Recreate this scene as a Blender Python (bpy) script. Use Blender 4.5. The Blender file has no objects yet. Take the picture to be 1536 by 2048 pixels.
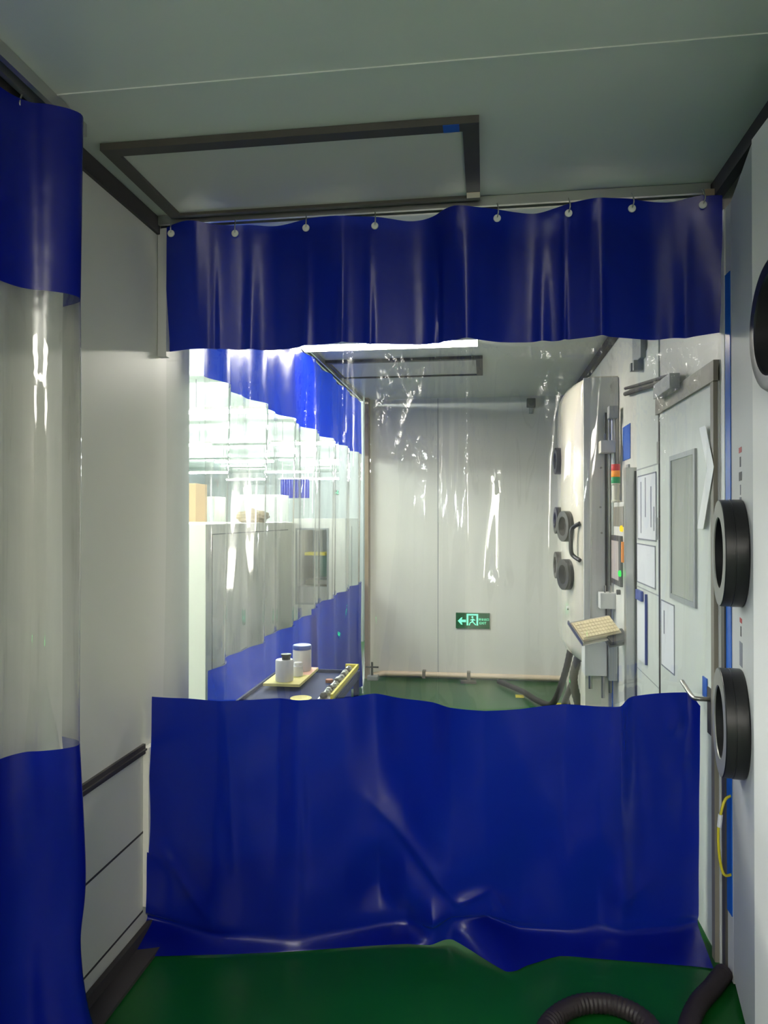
import bpy, bmesh, math, random
from mathutils import Vector, Matrix
random.seed(4)
S = bpy.context.scene
COL = S.collection
PI = math.pi
# ---------------------------------------------------------------- camera
FP = 1450.0; EYE = 1.49
YAW = math.atan(202/FP); PIT = math.atan(11/FP)
cam = bpy.data.cameras.new('camera'); cam.sensor_fit = 'VERTICAL'; cam.sensor_height = 36; cam.lens = 36*FP/2048
cam.clip_start = .02; cam.clip_end = 100
co = bpy.data.objects.new('camera', cam); COL.objects.link(co)
co.location = (0, 0, EYE); co.rotation_euler = (PI/2+PIT, 0, YAW)
S.camera = co
# ---------------------------------------------------------------- world / exposure
w = bpy.data.worlds.new('world'); S.world = w; w.use_nodes = True
w.node_tree.nodes['Background'].inputs[0].default_value = (.75, .82, .8, 1)
w.node_tree.nodes['Background'].inputs[1].default_value = .05
S.view_settings.view_transform = 'Standard'; S.view_settings.look = 'None'
S.view_settings.exposure = 0.0; S.view_settings.gamma = 1
E_FAR, E_BACK, E_HALL = 100.0, 19.0, 300.0      # lamp strengths: far bay, tubes behind the viewer, workshop

# ---------------------------------------------------------------- materials
def srgb(r, g, b):
    f = lambda c: (c/255/12.92) if c/255 <= .04045 else ((c/255+.055)/1.055)**2.4
    return (f(r), f(g), f(b), 1)
def mat(name, col, rough=.5, metal=0, spec=.5, emit=None, es=0, noise=0, nscale=8, bump=0, bscale=60, coat=0, trans=0):
    m = bpy.data.materials.new(name); m.use_nodes = True
    nt = m.node_tree; p = nt.nodes['Principled BSDF']
    p.inputs['Base Color'].default_value = col; p.inputs['Roughness'].default_value = rough
    p.inputs['Metallic'].default_value = metal; p.inputs['Specular IOR Level'].default_value = spec
    p.inputs['Coat Weight'].default_value = coat; p.inputs['Transmission Weight'].default_value = trans
    if emit: p.inputs['Emission Color'].default_value = emit; p.inputs['Emission Strength'].default_value = es
    tc = nt.nodes.new('ShaderNodeTexCoord')
    if noise:
        n = nt.nodes.new('ShaderNodeTexNoise'); n.inputs['Scale'].default_value = nscale; n.inputs['Detail'].default_value = 5
        nt.links.new(tc.outputs['Object'], n.inputs['Vector'])
        mx = nt.nodes.new('ShaderNodeMix'); mx.data_type = 'RGBA'
        mx.inputs['A'].default_value = tuple(c*(1-noise) for c in col[:3])+(1,)
        mx.inputs['B'].default_value = tuple(min(1, c*(1+noise)) for c in col[:3])+(1,)
        nt.links.new(n.outputs['Fac'], mx.inputs['Factor']); nt.links.new(mx.outputs['Result'], p.inputs['Base Color'])
    if bump:
        n = nt.nodes.new('ShaderNodeTexNoise'); n.inputs['Scale'].default_value = bscale
        nt.links.new(tc.outputs['Object'], n.inputs['Vector'])
        b = nt.nodes.new('ShaderNodeBump'); b.inputs['Strength'].default_value = bump; b.inputs['Distance'].default_value = .01
        nt.links.new(n.outputs['Fac'], b.inputs['Height']); nt.links.new(b.outputs['Normal'], p.inputs['Normal'])
    return m
def lamp_mat(name, col, s):
    m = bpy.data.materials.new(name); m.use_nodes = True; nt = m.node_tree
    nt.nodes.remove(nt.nodes['Principled BSDF']); e = nt.nodes.new('ShaderNodeEmission')
    e.inputs[0].default_value = col; e.inputs[1].default_value = s
    nt.links.new(e.outputs[0], nt.nodes['Material Output'].inputs[0]); return m
M = {}
M['ceil'] = mat('grey_ceiling_panel', srgb(208, 212, 204), .33, noise=.04, nscale=3)
M['wall'] = mat('pale_grey_panel', srgb(206, 205, 196), .38, noise=.03, nscale=2)
M['wallfar'] = mat('far_grey_panel', srgb(214, 213, 204), .35, noise=.02, nscale=2)
M['hallwall'] = mat('white_hall_wall', srgb(172, 176, 176), .6)
M['hallceil'] = mat('white_hall_ceiling', srgb(240, 245, 242), .6)
M['dark'] = mat('dark_gasket', srgb(62, 58, 58), .6, noise=.1)
M['hatchframe'] = mat('bronze_grey_frame', srgb(78, 74, 68), .45, noise=.15, nscale=12)
M['white'] = mat('white_metal', srgb(232, 230, 222), .3, coat=.3)
M['cream'] = mat('cream_gloss', srgb(212, 206, 190), .16, coat=.6)
M['satin'] = mat('satin_white_panel', srgb(236, 233, 228), .6, spec=.3)
M['sealfilm'] = mat('white_seal_film', srgb(240, 240, 240), .3)
M['offwhite'] = mat('offwhite_paint', srgb(212, 208, 192), .4, noise=.03)
M['grey'] = mat('grey_metal', srgb(150, 153, 154), .4)
M['lgrey'] = mat('light_grey_metal', srgb(200, 200, 198), .4)
M['alu'] = mat('aluminium', srgb(190, 190, 186), .28, metal=.85)
M['steel'] = mat('brushed_steel', srgb(150, 148, 142), .3, metal=.9)
M['black'] = mat('black_rubber', srgb(22, 22, 24), .38)
M['blackmatte'] = mat('black_hollow', srgb(14, 14, 15), .7)
M['flange'] = mat('grey_satin_flange', srgb(140, 139, 132), .35, metal=.1)
M['film'] = mat('blue_protective_film', srgb(28, 96, 190), .22)
M['bluelabel'] = mat('blue_label', srgb(40, 90, 180), .4)
M['pipe'] = mat('beige_pipe', srgb(225, 205, 178), .35)
M['hose'] = mat('grey_corrugated_hose', srgb(84, 80, 72), .5)
M['darkhose'] = mat('dark_vacuum_hose', srgb(40, 32, 34), .55, noise=.2, nscale=30)
M['yellow'] = mat('yellow_tape', srgb(205, 190, 40), .5)
M['paper'] = mat('white_paper', srgb(214, 215, 218), .7)
M['ink'] = mat('grey_ink', srgb(120, 122, 132), .7)
M['blackink'] = mat('black_ink', srgb(50, 50, 54), .6)
M['redink'] = mat('red_ink', srgb(170, 50, 50), .6)
M['frame'] = mat('taupe_door_frame', srgb(128, 122, 110), .5)
M['door'] = mat('pale_door_leaf', srgb(206, 210, 202), .42, noise=.02)
M['doorwin'] = mat('dim_window_glass', srgb(150, 156, 146), .2, coat=.5)
M['navy'] = mat('dark_blue_plastic', srgb(10, 30, 86), .6, spec=.15, noise=.2, nscale=9)
M['board'] = mat('yellow_board', srgb(214, 205, 130), .6, noise=.1, nscale=20)
M['boardpink'] = mat('pink_board_print', srgb(220, 168, 148), .6)
M['jar'] = mat('white_plastic_jar', srgb(205, 203, 206), .4)
M['bluelid'] = mat('blue_plastic_lid', srgb(30, 60, 150), .3)
M['blacklid'] = mat('dark_cap', srgb(50, 48, 46), .4)
M['orange'] = mat('orange_brown_cap', srgb(150, 84, 50), .5)
M['bag'] = mat('tan_cloth_bag', srgb(178, 158, 128), .8, noise=.15, bump=.4, bscale=25)
M['card'] = mat('cardboard', srgb(185, 155, 120), .8)
M['green'] = mat('filler_green', srgb(30, 90, 80), .5)
M['keys'] = mat('beige_keycaps', srgb(222, 208, 170), .5)
M['keyb'] = mat('beige_keyboard_case', srgb(205, 190, 158), .5)
M['brown'] = mat('brown_post', srgb(150, 132, 110), .4)
M['labelred'] = mat('lamp_red', srgb(190, 40, 35), .3, emit=srgb(190, 40, 35), es=.15)
M['labelamber'] = mat('lamp_amber', srgb(235, 140, 20), .3, emit=srgb(235, 140, 20), es=.2)
M['labelgreen'] = mat('lamp_green', srgb(20, 140, 80), .3, emit=srgb(20, 140, 80), es=.15)
M['ledyellow'] = lamp_mat('glow_yellow', srgb(255, 205, 40), 1.6)
M['ledgreen'] = lamp_mat('glow_green', srgb(20, 230, 80), 1.4)
M['screen'] = mat('pink_grey_screen', srgb(178, 166, 162), .25, emit=srgb(190, 176, 172), es=.15)
M['tube_far'] = lamp_mat('tube_light_far', (1, .95, .84, 1), E_FAR)
M['tube_back'] = lamp_mat('tube_light_near', (1, .95, .88, 1), E_BACK)
M['tube_hall'] = lamp_mat('tube_light_hall', (.93, 1, .98, 1), E_HALL)
M['signdark'] = mat('dark_green_sign', srgb(8, 60, 34), .25, emit=srgb(0, 110, 50), es=.25)
M['signglow'] = lamp_mat('sign_glow', (.20, 1, .58, 1), 1.5)
M['signcyan'] = lamp_mat('sign_glow_cyan', (.03, .85, .5, 1), 1.1)
M['greenlit'] = lamp_mat('green_exit_lamp', (.02, 1, .22, 1), 26)
M['winglass'] = mat('machine_window', srgb(150, 160, 164), .1, coat=1)

# green epoxy floor
m = mat('green_epoxy_floor', srgb(13, 78, 28), .30, spec=.28, noise=.18, nscale=2.2); M['floor'] = m
nt = m.node_tree; p = nt.nodes['Principled BSDF']; tc = nt.nodes.new('ShaderNodeTexCoord')
n = nt.nodes.new('ShaderNodeTexNoise'); n.inputs['Scale'].default_value = 26; n.inputs['Detail'].default_value = 8; n.inputs['Roughness'].default_value = .7
cr = nt.nodes.new('ShaderNodeValToRGB'); cr.color_ramp.elements[0].position = .70; cr.color_ramp.elements[1].position = .78
nt.links.new(tc.outputs['Object'], n.inputs['Vector']); nt.links.new(n.outputs['Fac'], cr.inputs['Fac'])
mx = nt.nodes.new('ShaderNodeMix'); mx.data_type = 'RGBA'; mx.inputs['B'].default_value = srgb(110, 140, 112)
src = p.inputs['Base Color'].links[0].from_socket
nt.links.new(cr.outputs['Color'], mx.inputs['Factor']); nt.links.new(src, mx.inputs['A']); nt.links.new(mx.outputs['Result'], p.inputs['Base Color'])

def pvc_blue(name, tr=.12):
    m = bpy.data.materials.new(name); m.use_nodes = True; nt = m.node_tree; p = nt.nodes['Principled BSDF']
    p.inputs['Base Color'].default_value = (.0015, .006, .205, 1); p.inputs['Roughness'].default_value = .27
    p.inputs['Specular IOR Level'].default_value = .38
    t = nt.nodes.new('ShaderNodeBsdfTranslucent'); t.inputs[0].default_value = (.012, .055, .55, 1)
    mx = nt.nodes.new('ShaderNodeMixShader'); mx.inputs[0].default_value = tr
    tc = nt.nodes.new('ShaderNodeTexCoord'); n = nt.nodes.new('ShaderNodeTexNoise'); n.inputs['Scale'].default_value = 5; n.inputs['Detail'].default_value = 3
    b = nt.nodes.new('ShaderNodeBump'); b.inputs['Strength'].default_value = .25; b.inputs['Distance'].default_value = .02
    nt.links.new(tc.outputs['Object'], n.inputs['Vector']); nt.links.new(n.outputs['Fac'], b.inputs['Height']); nt.links.new(b.outputs['Normal'], p.inputs['Normal'])
    nt.links.new(p.outputs[0], mx.inputs[1]); nt.links.new(t.outputs[0], mx.inputs[2])
    nt.links.new(mx.outputs[0], nt.nodes['Material Output'].inputs[0]); return m
def pvc_clear(name, haze=.06, crinkle=1.0, attr=False, axis='x', hazecol=(.8, .84, .8, 1), zlo=1.55, zhi=2.0):
    """thin clear vinyl: see-through, glossy film with creases, faint milky streaks"""
    m = bpy.data.materials.new(name); m.use_nodes = True; nt = m.node_tree; N = nt.nodes; L = nt.links
    N.remove(N['Principled BSDF'])
    tc = N.new('ShaderNodeTexCoord')
    def noise(scale, sc3, detail=3, rough=.5):
        mp = N.new('ShaderNodeMapping'); mp.inputs['Scale'].default_value = sc3; L.new(tc.outputs['Object'], mp.inputs['Vector'])
        n = N.new('ShaderNodeTexNoise'); n.inputs['Scale'].default_value = scale; n.inputs['Detail'].default_value = detail; n.inputs['Roughness'].default_value = rough
        L.new(mp.outputs[0], n.inputs['Vector']); return n.outputs['Fac']
    def mt(op, a, b=None, clamp=False):
        x = N.new('ShaderNodeMath'); x.operation = op; x.use_clamp = clamp
        for i, s in enumerate((a, b)):
            if s is None: continue
            if isinstance(s, (int, float)): x.inputs[i].default_value = s
            else: L.new(s, x.inputs[i])
        return x.outputs[0]
    def ramp(v, a, b):
        r = N.new('ShaderNodeMapRange'); r.inputs['From Min'].default_value = a; r.inputs['From Max'].default_value = b; L.new(v, r.inputs['Value']); return r.outputs[0]
    # crumpled bump, strongest in irregular columns near the top of the sheet
    sep = N.new('ShaderNodeSeparateXYZ'); L.new(tc.outputs['Object'], sep.inputs[0])
    colmask = ramp(noise(4.2, (1, 1, .10), 2), .53, .62)
    patch = ramp(noise(3.2, (1, 1, .8), 2), .56, .66)
    hi = ramp(sep.outputs['Z'], zlo, zhi)
    mask = mt('MULTIPLY', mt('MAXIMUM', colmask, patch), hi, True)
    if attr:
        an = N.new('ShaderNodeAttribute'); an.attribute_name = 'crinkle'; mask = an.outputs['Fac']
    fine = noise(20, (1, 1, .6), 2, .5)
    broad = noise(7, (1, 1, .12), 2)
    h = mt('ADD', mt('MULTIPLY', mt('MULTIPLY', fine, mask), 1.0*crinkle), mt('MULTIPLY', broad, .55))
    b = N.new('ShaderNodeBump'); b.inputs['Strength'].default_value = 1; b.inputs['Distance'].default_value = .012; L.new(h, b.inputs['Height'])
    fr = N.new('ShaderNodeFresnel'); fr.inputs['IOR'].default_value = 1.5; L.new(b.outputs[0], fr.inputs['Normal'])
    gl = N.new('ShaderNodeBsdfGlossy'); gl.inputs['Roughness'].default_value = .045; L.new(b.outputs[0], gl.inputs['Normal'])
    tr = N.new('ShaderNodeBsdfTransparent'); tr.inputs[0].default_value = (.95, .965, .95, 1)
    df = N.new('ShaderNodeBsdfDiffuse'); df.inputs[0].default_value = hazecol
    tl = N.new('ShaderNodeBsdfTranslucent'); tl.inputs[0].default_value = hazecol
    ad = N.new('ShaderNodeMixShader'); ad.inputs[0].default_value = .5; L.new(df.outputs[0], ad.inputs[1]); L.new(tl.outputs[0], ad.inputs[2])
    streak = ramp(noise(9, (1, 1, .07), 4, .6), .3, .75)
    hz = mt('MULTIPLY', streak, haze*2, True)
    a = N.new('ShaderNodeMixShader'); L.new(hz, a.inputs[0]); L.new(tr.outputs[0], a.inputs[1]); L.new(ad.outputs[0], a.inputs[2])
    c = N.new('ShaderNodeMixShader'); L.new(mt('MULTIPLY', fr.outputs[0], 1.8, True), c.inputs[0]); L.new(a.outputs[0], c.inputs[1]); L.new(gl.outputs[0], c.inputs[2])
    L.new(c.outputs[0], N['Material Output'].inputs[0]); return m
M['pvcblue'] = pvc_blue('blue_vinyl')
M['pvcbluefar'] = pvc_blue('blue_vinyl_backlit', .38)  # same vinyl, translucency raised to put the backlit glow into the material
M['pvcclear'] = pvc_clear('clear_vinyl', .03, 2.0, True)
M['pvcleft'] = pvc_clear('clear_vinyl_milky', .16, .15, hazecol=(.75, .77, .70, 1))
M['pvcfar'] = pvc_clear('clear_vinyl_streaked', .055, .5)

# ---------------------------------------------------------------- helpers
OPEN = set()
def link(name, me, m, parent=None):
    o = bpy.data.objects.new(name, me); COL.objects.link(o)
    for x in (m if isinstance(m, (list, tuple)) else [m]): me.materials.append(x)
    if parent is not None: o.parent = parent
    return o
def obj(name, bm, m, parent=None, smooth=False):
    if id(bm) not in OPEN: bmesh.ops.recalc_face_normals(bm, faces=bm.faces)
    OPEN.discard(id(bm))
    me = bpy.data.meshes.new(name); bm.to_mesh(me); bm.free()
    if smooth:
        for f in me.polygons: f.use_smooth = True
        if smooth != 2: me.set_sharp_from_angle(angle=math.radians(38))
    if parent is not None:
        base = Vector((0, 0, 0)); q = parent
        while q is not None: base += q.location; q = q.parent
        me.transform(Matrix.Translation(-base))
    return link(name, me, m, parent)
def tag(o, label, cat, group=None):
    o['label'] = label; o['category'] = cat
    if group: o['group'] = group
    return o
def thing(name, label, cat, loc=(0, 0, 0), group=None):
    o = bpy.data.objects.new(name, None); COL.objects.link(o); o.location = loc; o.empty_display_size = .1
    return tag(o, label, cat, group)
def struct(o, label=None):
    o['kind'] = 'structure'
    if label: o['label'] = label
    return o
def box(bm, x0, x1, y0, y1, z0, z1, bev=0):
    vs = [bm.verts.new((x, y, z)) for x in (x0, x1) for y in (y0, y1) for z in (z0, z1)]
    q = [(0, 1, 3, 2), (4, 6, 7, 5), (0, 4, 5, 1), (2, 3, 7, 6), (0, 2, 6, 4), (1, 5, 7, 3)]
    fs = [bm.faces.new([vs[i] for i in f]) for f in q]
    if bev:
        es = list({e for f in fs for e in f.edges})
        bmesh.ops.bevel(bm, geom=es, offset=bev, segments=2, affect='EDGES', profile=.7)
    return vs
def slab(bm, P, off):
    a = [bm.verts.new(p) for p in P]; b = [bm.verts.new(p+off) for p in P]; n = len(P)
    bm.faces.new(a); bm.faces.new(list(reversed(b)))
    for k in range(n): bm.faces.new((a[k], b[k], b[(k+1) % n], a[(k+1) % n]))
def B(*a, bev=0):
    bm = bmesh.new(); box(bm, *a, bev=bev); return bm
def frame_uv(n):
    n = Vector(n).normalized(); up = Vector((0, 0, 1)) if abs(n.z) < .9 else Vector((1, 0, 0))
    u = up.cross(n).normalized(); v = n.cross(u); return n, u, v
def lathe(bm, c, axis, prof, seg=40, close=True):
    """prof: list of (radius, distance along axis)"""
    n, u, v = frame_uv(axis); c = Vector(c); rings = []
    for r, d in prof:
        rings.append([bm.verts.new(c+n*d+(u*math.cos(2*PI*k/seg)+v*math.sin(2*PI*k/seg))*r) for k in range(seg)])
    for a, b in zip(rings, rings[1:]):
        for k in range(seg): bm.faces.new((a[k], a[(k+1) % seg], b[(k+1) % seg], b[k]))
    if close:
        for r, f in ((rings[0], 0), (rings[-1], 1)):
            try: bm.faces.new(r if f else list(reversed(r)))
            except ValueError: pass
def L_(*a, **k):
    bm = bmesh.new(); lathe(bm, *a, **k); return bm
def cyl(bm, a, b, r, seg=16):
    a, b = Vector(a), Vector(b); lathe(bm, a, b-a, [(r, 0), (r, (b-a).length)], seg)
def catmull(P, n=8):
    P = [Vector(p) for p in P]; out = []
    for i in range(len(P)-1):
        p0 = P[max(i-1, 0)]; p1 = P[i]; p2 = P[i+1]; p3 = P[min(i+2, len(P)-1)]
        for k in range(n):
            t = k/n; out.append(.5*((2*p1)+(p2-p0)*t+(2*p0-5*p1+4*p2-p3)*t*t+(3*p1-p0-3*p2+p3)*t**3))
    out.append(P[-1]); return out
def tube(bm, pts, r, seg=12, n=10, ribs=0):
    pts = catmull(pts, n); rings = []; prev = None
    for i, p in enumerate(pts):
        t = (pts[min(i+1, len(pts)-1)]-pts[max(i-1, 0)]).normalized()
        u = (prev - t*prev.dot(t)).normalized() if prev is not None else frame_uv(t)[1]
        prev = u; v = t.cross(u); rr = r*(1+(.10 if ribs and i % 2 else 0))
        rings.append([bm.verts.new(p+(u*math.cos(2*PI*k/seg)+v*math.sin(2*PI*k/seg))*rr) for k in range(seg)])
    for a, b in zip(rings, rings[1:]):
        for k in range(seg): bm.faces.new((a[k], a[(k+1) % seg], b[(k+1) % seg], b[k]))
    bm.faces.new(list(reversed(rings[0]))); bm.faces.new(rings[-1])
def T_(*a, **k):
    bm = bmesh.new(); tube(bm, *a, **k); return bm
def ratio(u, v=1035):   # x/y of the sight line through image column u
    x = (u-768)/FP; y = -(v-1024)/FP
    fy = math.cos(PIT)-y*math.sin(PIT)
    return (x*math.cos(YAW)-fy*math.sin(YAW))/(x*math.sin(YAW)+fy*math.cos(YAW))
def atz(u, v, z):
    x = (u-768)/FP; y = -(v-1024)/FP
    fy = math.cos(PIT)-y*math.sin(PIT); up = math.sin(PIT)+y*math.cos(PIT)
    X = x*math.cos(YAW)-fy*math.sin(YAW); Y = x*math.sin(YAW)+fy*math.cos(YAW); k = (z-EYE)/up
    return Vector((X*k, Y*k, z))
def cr1(vals, t):
    n = len(vals)-1; f = min(max(t, 0), .99999)*n; i = int(f); t = f-i
    p0 = vals[max(i-1, 0)]; p1 = vals[i]; p2 = vals[i+1]; p3 = vals[min(i+2, n)]
    return .5*((2*p1)+(p2-p0)*t+(2*p0-5*p1+4*p2-p3)*t*t+(3*p1-p0-3*p2+p3)*t**3)
def sheet(rows, nu, nv, disp=None, lin=0.0):
    """smooth cloth through a lattice rows[r][c] of points (same column count); rows are spline-joined"""
    nr = len(rows); bm = bmesh.new(); OPEN.add(id(bm)); grid = []
    for i in range(nv+1):
        line = []
        for j in range(nu+1):
            colpts = []
            for r in rows:
                n = len(r)-1; f = min(j/nu, .99999)*n; k = int(f)
                c = cr1(r, j/nu); l = r[k].lerp(r[k+1], f-k); colpts.append(c.lerp(l, lin))
            p = cr1(colpts, i/nv)
            if disp: p = p+disp(p, j/nu, i/nv)
            line.append(bm.verts.new(p))
        grid.append(line)
    for a, b in zip(grid, grid[1:]):
        for k in range(nu): bm.faces.new((a[k], b[k], b[k+1], a[k+1]))
    return bm
def resample(P, n):
    """points at n+1 equal arc positions, keeping the outline"""
    P = [Vector(p) for p in P]; d = [0]
    for a, b in zip(P, P[1:]): d.append(d[-1]+(b-a).length)
    out = []
    for k in range(n+1):
        s = d[-1]*k/n; i = 0
        while i < len(d)-2 and d[i+1] < s: i += 1
        t = (s-d[i])/max(1e-9, d[i+1]-d[i]); out.append(P[i].lerp(P[i+1], t))
    return out

# ================================================================ SETTING
H = 2.6; XL = -1.2; XR = .78; YF = 6.75
fl = struct(obj('floor', B(-9, 1.3, -3.6, 23, -.05, 0), M['floor']), 'glossy dark green epoxy floor')
bm = bmesh.new(); box(bm, XL-.05, XR+.3, -3.6, 1.758, H, H+.05); box(bm, XL-.05, XR+.3, 1.762, YF+.06, H, H+.05)
box(bm, XL, XR+.3, 1.756, 1.764, H-.003, H+.01)
struct(obj('ceiling', bm, M['ceil']), 'grey metal panel ceiling of the corridor')
struct(obj('ceiling_hall', B(-9, XL-.05, -3.6, 23, 2.95, 3.0), M['hallceil']), 'bright white ceiling of the workshop')
# left wall: panels with a groove rail and seams, ends at the opening
wl = struct(obj('wall_left', (lambda b: (box(b, XL-.05, XL, 1.56, 2.83, 0, H), box(b, XL-.05, XL, -3.6, -1.3, 0, H), box(b, XL-.05, XL, -1.3, 1.56, 2.56, H), b)[-1])(bmesh.new()), M['wall']), 'pale grey panel wall on the left')
bm = bmesh.new()
box(bm, XL, XL+.010, 1.56, 2.43, .655, .690); box(bm, XL, XL+.016, 1.56, 2.43, .668, .674)
obj('groove_rail', bm, M['dark'], wl)
bm = bmesh.new()
for z in (.378, .10): box(bm, XL-.001, XL+.0015, 1.56, 2.43, z-.004, z+.004)
obj('panel_seam', bm, M['dark'], wl)
obj('lower_panel', B(XL-.001, XL+.001, 1.57, 2.43, .10, .655), M['wall'], wl)
struct(obj('wall_header', B(XL-.05, XL, 2.83, YF, 2.6, 2.95), M['hallwall']), 'strip of wall over the side curtain')
struct(obj('wall_divider', (lambda b: (box(b, XL-.06, XL-.05, 1.56, 2.83, 0, 2.95), box(b, XL-.06, XL-.05, -3.6, -1.3, 0, 2.95), box(b, XL-.06, XL-.05, -1.3, 1.56, 2.56, 2.95), b)[-1])(bmesh.new()), M['hallwall']))
struct(obj('wall_far', B(-1.07, XR+.05, YF, YF+.06, 0, H), M['wallfar']), 'pale grey wall at the end of the corridor')
bm = bmesh.new(); box(bm, -.437, -.430, YF-.002, YF+.001, 0, H); obj('panel_seam', bm, M['grey'], bpy.data.objects['wall_far'])
struct(obj('wall_right', B(XR, XR+.3, 2.53, YF, 0, H), M['wall']), 'pale grey wall on the right holding the doors')
struct(obj('wall_side', B(XR+.22, XR+.3, -3.6, 2.53, 0, H), M['wall']), 'wall behind the big machine')
struct(obj('wall_back', B(XL-.1, XR+.3, -3.65, -3.6, 0, H), M['wall']))
struct(obj('wall_hall_far', B(-9, 1.3, 22.9, 23, 0, 3), M['hallwall']))
struct(obj('wall_hall_left', B(-9.05, -9, -3.6, 23, 0, 3), M['hallwall']))
struct(obj('wall_hall_right', B(-1.0, -.95, YF+.06, 23, 0, 3), M['hallwall']))
# trims
struct(obj('trim_1', B(XL, XL+.012, .3, 2.53, 2.535, 2.596), M['dark']), 'dark gasket strip under the left ceiling edge')
struct(obj('trim_2', B(XR-.035, XR-.002, .3, 6.7, 2.545, 2.597), M['dark']), 'dark gasket strip along the right ceiling edge')
struct(obj('trim_3', B(XL+.002, XL+.035, 2.535, 2.565, 2.085, 2.56), M['lgrey']), 'short pale corner strip beside the curtain')
bm = bmesh.new(); box(bm, -1.105, -1.07, YF-.12, YF-.002, 0, H); struct(obj('trim_4', bm, M['brown']), 'brown corner post at the end of the side curtain')
bm = bmesh.new(); box(bm, XL+.002, XL+.09, 1.56, 2.50, 0, .012); box(bm, XL+.002, XL+.02, 1.56, 2.50, .012, .05)
struct(obj('baseboard_left', bm, M['dark']), 'dark cove strip at the foot of the left wall')
struct(obj('trim_6', B(XR-.004, XR-.0005, 2.56, 2.60, 0, 2.0), M['lgrey']))

# ceiling hatches
def hatch(x0, x1, y0, y1, label, fw):
    t = thing('ceiling_hatch', label, 'ceiling hatch', ((x0+x1)/2, (y0+y1)/2, H-.02), 'ceiling hatches')
    bm = bmesh.new(); z0, z1 = H-.022, H-.001
    box(bm, x0, x1, y0, y0+fw, z0, z1); box(bm, x0, x1, y1-fw*.5, y1, z0, z1)
    box(bm, x0, x0+fw, y0+fw, y1-fw*.5, z0, z1); box(bm, x1-fw*1.1, x1, y0+fw, y1-fw*.5, z0, z1)
    obj('frame', bm, M['hatchframe'], t)
    obj('cover_panel', B(x0+fw, x1-fw*1.1, y0+fw, y1-fw*.5, H-.012, H-.002), M['wall'], t)
    return t
t = hatch(-1.13, -.015, 2.005, 2.50, 'near ceiling hatch with a dark frame, in front of the blue valance', .042)
o = obj('tape', B(-.115, -.07, 2.006, 2.045, H-.0235, H-.0221), M['bluelabel'], t); o['label'] = 'piece of blue tape'
o = obj('tape', B(-.06, -.016, 2.435, 2.475, H-.0235, H-.0221), M['pipe'], t); o['label'] = 'piece of beige tape'
hatch(-1.13, -.015, 5.0, 5.60, 'far ceiling hatch seen through the clear sheet beyond the tube light', .042)

# ceiling tube lights
def tube_light(x, y, z, ln, along, m, name, label, group, rod=0):
    t = thing(name, label, 'light', (x, y, z), group)
    dx, dy = (ln/2, 0) if along == 'x' else (0, ln/2)
    wx, wy = (0, .03) if along == 'x' else (.03, 0)
    obj('housing', B(x-dx-wx, x+dx+wx, y-dy-wy, y+dy+wy, z+.022, z+.05), M['white'], t)
    bm = bmesh.new(); cyl(bm, (x-dx, y-dy, z), (x+dx, y+dy, z), .02, 12); obj('tube', bm, m, t, True)
    if rod:
        for s in (-.7, .7):
            bm = bmesh.new(); cyl(bm, (x+dx*s, y+dy*s, z+.05), (x+dx*s, y+dy*s, rod), .004, 6)
            obj('suspension_rod', bm, M['grey'], t)
    return t
t = thing('ceiling_light', 'bright flat tube fitting on the ceiling of the far bay, seen under the blue valance', 'light', (-.62, 4.45, 2.56))
bm = bmesh.new(); box(bm, -1.15, -.045, 4.36, 4.54, 2.575, 2.599); box(bm, -1.15, -.045, 4.36, 4.365, 2.553, 2.575); box(bm, -1.15, -.045, 4.535, 4.54, 2.553, 2.575)
obj('housing', bm, M['white'], t); obj('diffuser', B(-1.145, -.05, 4.366, 4.534, 2.556, 2.574), M['tube_far'], t)
for x, y, lab in ((-.30, -.7, 'box shaped pendant light behind the viewer, nearer one'), (.34, -2.3, 'box shaped pendant light behind the viewer, farther one')):
    t = thing('pendant_light', lab, 'light', (x, y, 2.42), 'pendant lights behind the viewer')
    obj('diffuser', B(x-.25, x+.25, y-.6, y+.6, 2.40, 2.45, bev=.004), M['tube_back'], t)
    for s in (-.5, .5): obj('suspension_rod', L_((x, y+s, 2.45), (0, 0, 1), [(.004, 0), (.004, .15)], seg=8), M['grey'], t)
k = 0
for y, rl in ((-2.4, 'first row'), (.7, 'second row'), (4.0, 'third row'), (7.3, 'fourth row'), (10.6, 'fifth row'), (13.9, 'sixth row'), (17.2, 'seventh row'), (20.4, 'farthest row')):
    for x, cl in ((-2.6, 'right'), (-4.75, 'middle'), (-6.9, 'left')):
        tube_light(x, y, 2.6, 1.2, 'x', M['tube_hall'], 'hall_light', 'suspended white tube light in the workshop, '+rl+' of eight, '+cl+' one of three', 'workshop tube lights', rod=2.95)

# ================================================================ MAIN CURTAIN
cur = thing('vinyl_curtain', 'wide vinyl curtain across the corridor, blue top and bottom bands with a clear middle', 'curtain', (-.2, 2.55, 0))
TOP = [(330, 458), (342, 450), (380, 441), (430, 446), (470, 452), (540, 452), (612, 440), (680, 428), (750, 436), (830, 441), (870, 436), (893, 415), (930, 408), (970, 414), (1020, 426), (1070, 426), (1138, 410), (1200, 391), (1240, 396), (1290, 404), (1350, 402), (1407, 392), (1447, 389)]
BOT = [(330, 705), (380, 698), (430, 697), (500, 701), (560, 700), (620, 692), (690, 684), (760, 688), (850, 690), (890, 683), (940, 677), (1000, 685), (1090, 685), (1200, 672), (1260, 677), (1310, 681), (1350, 679), (1447, 664)]
LOW = [(305, 1393), (370, 1397), (440, 1402), (500, 1400), (560, 1396), (600, 1401), (690, 1396), (750, 1387), (800, 1396), (865, 1405), (900, 1415), (970, 1422), (1040, 1418), (1130, 1408), (1200, 1413), (1240, 1413), (1265, 1394), (1370, 1384), (1408, 1392)]
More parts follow.
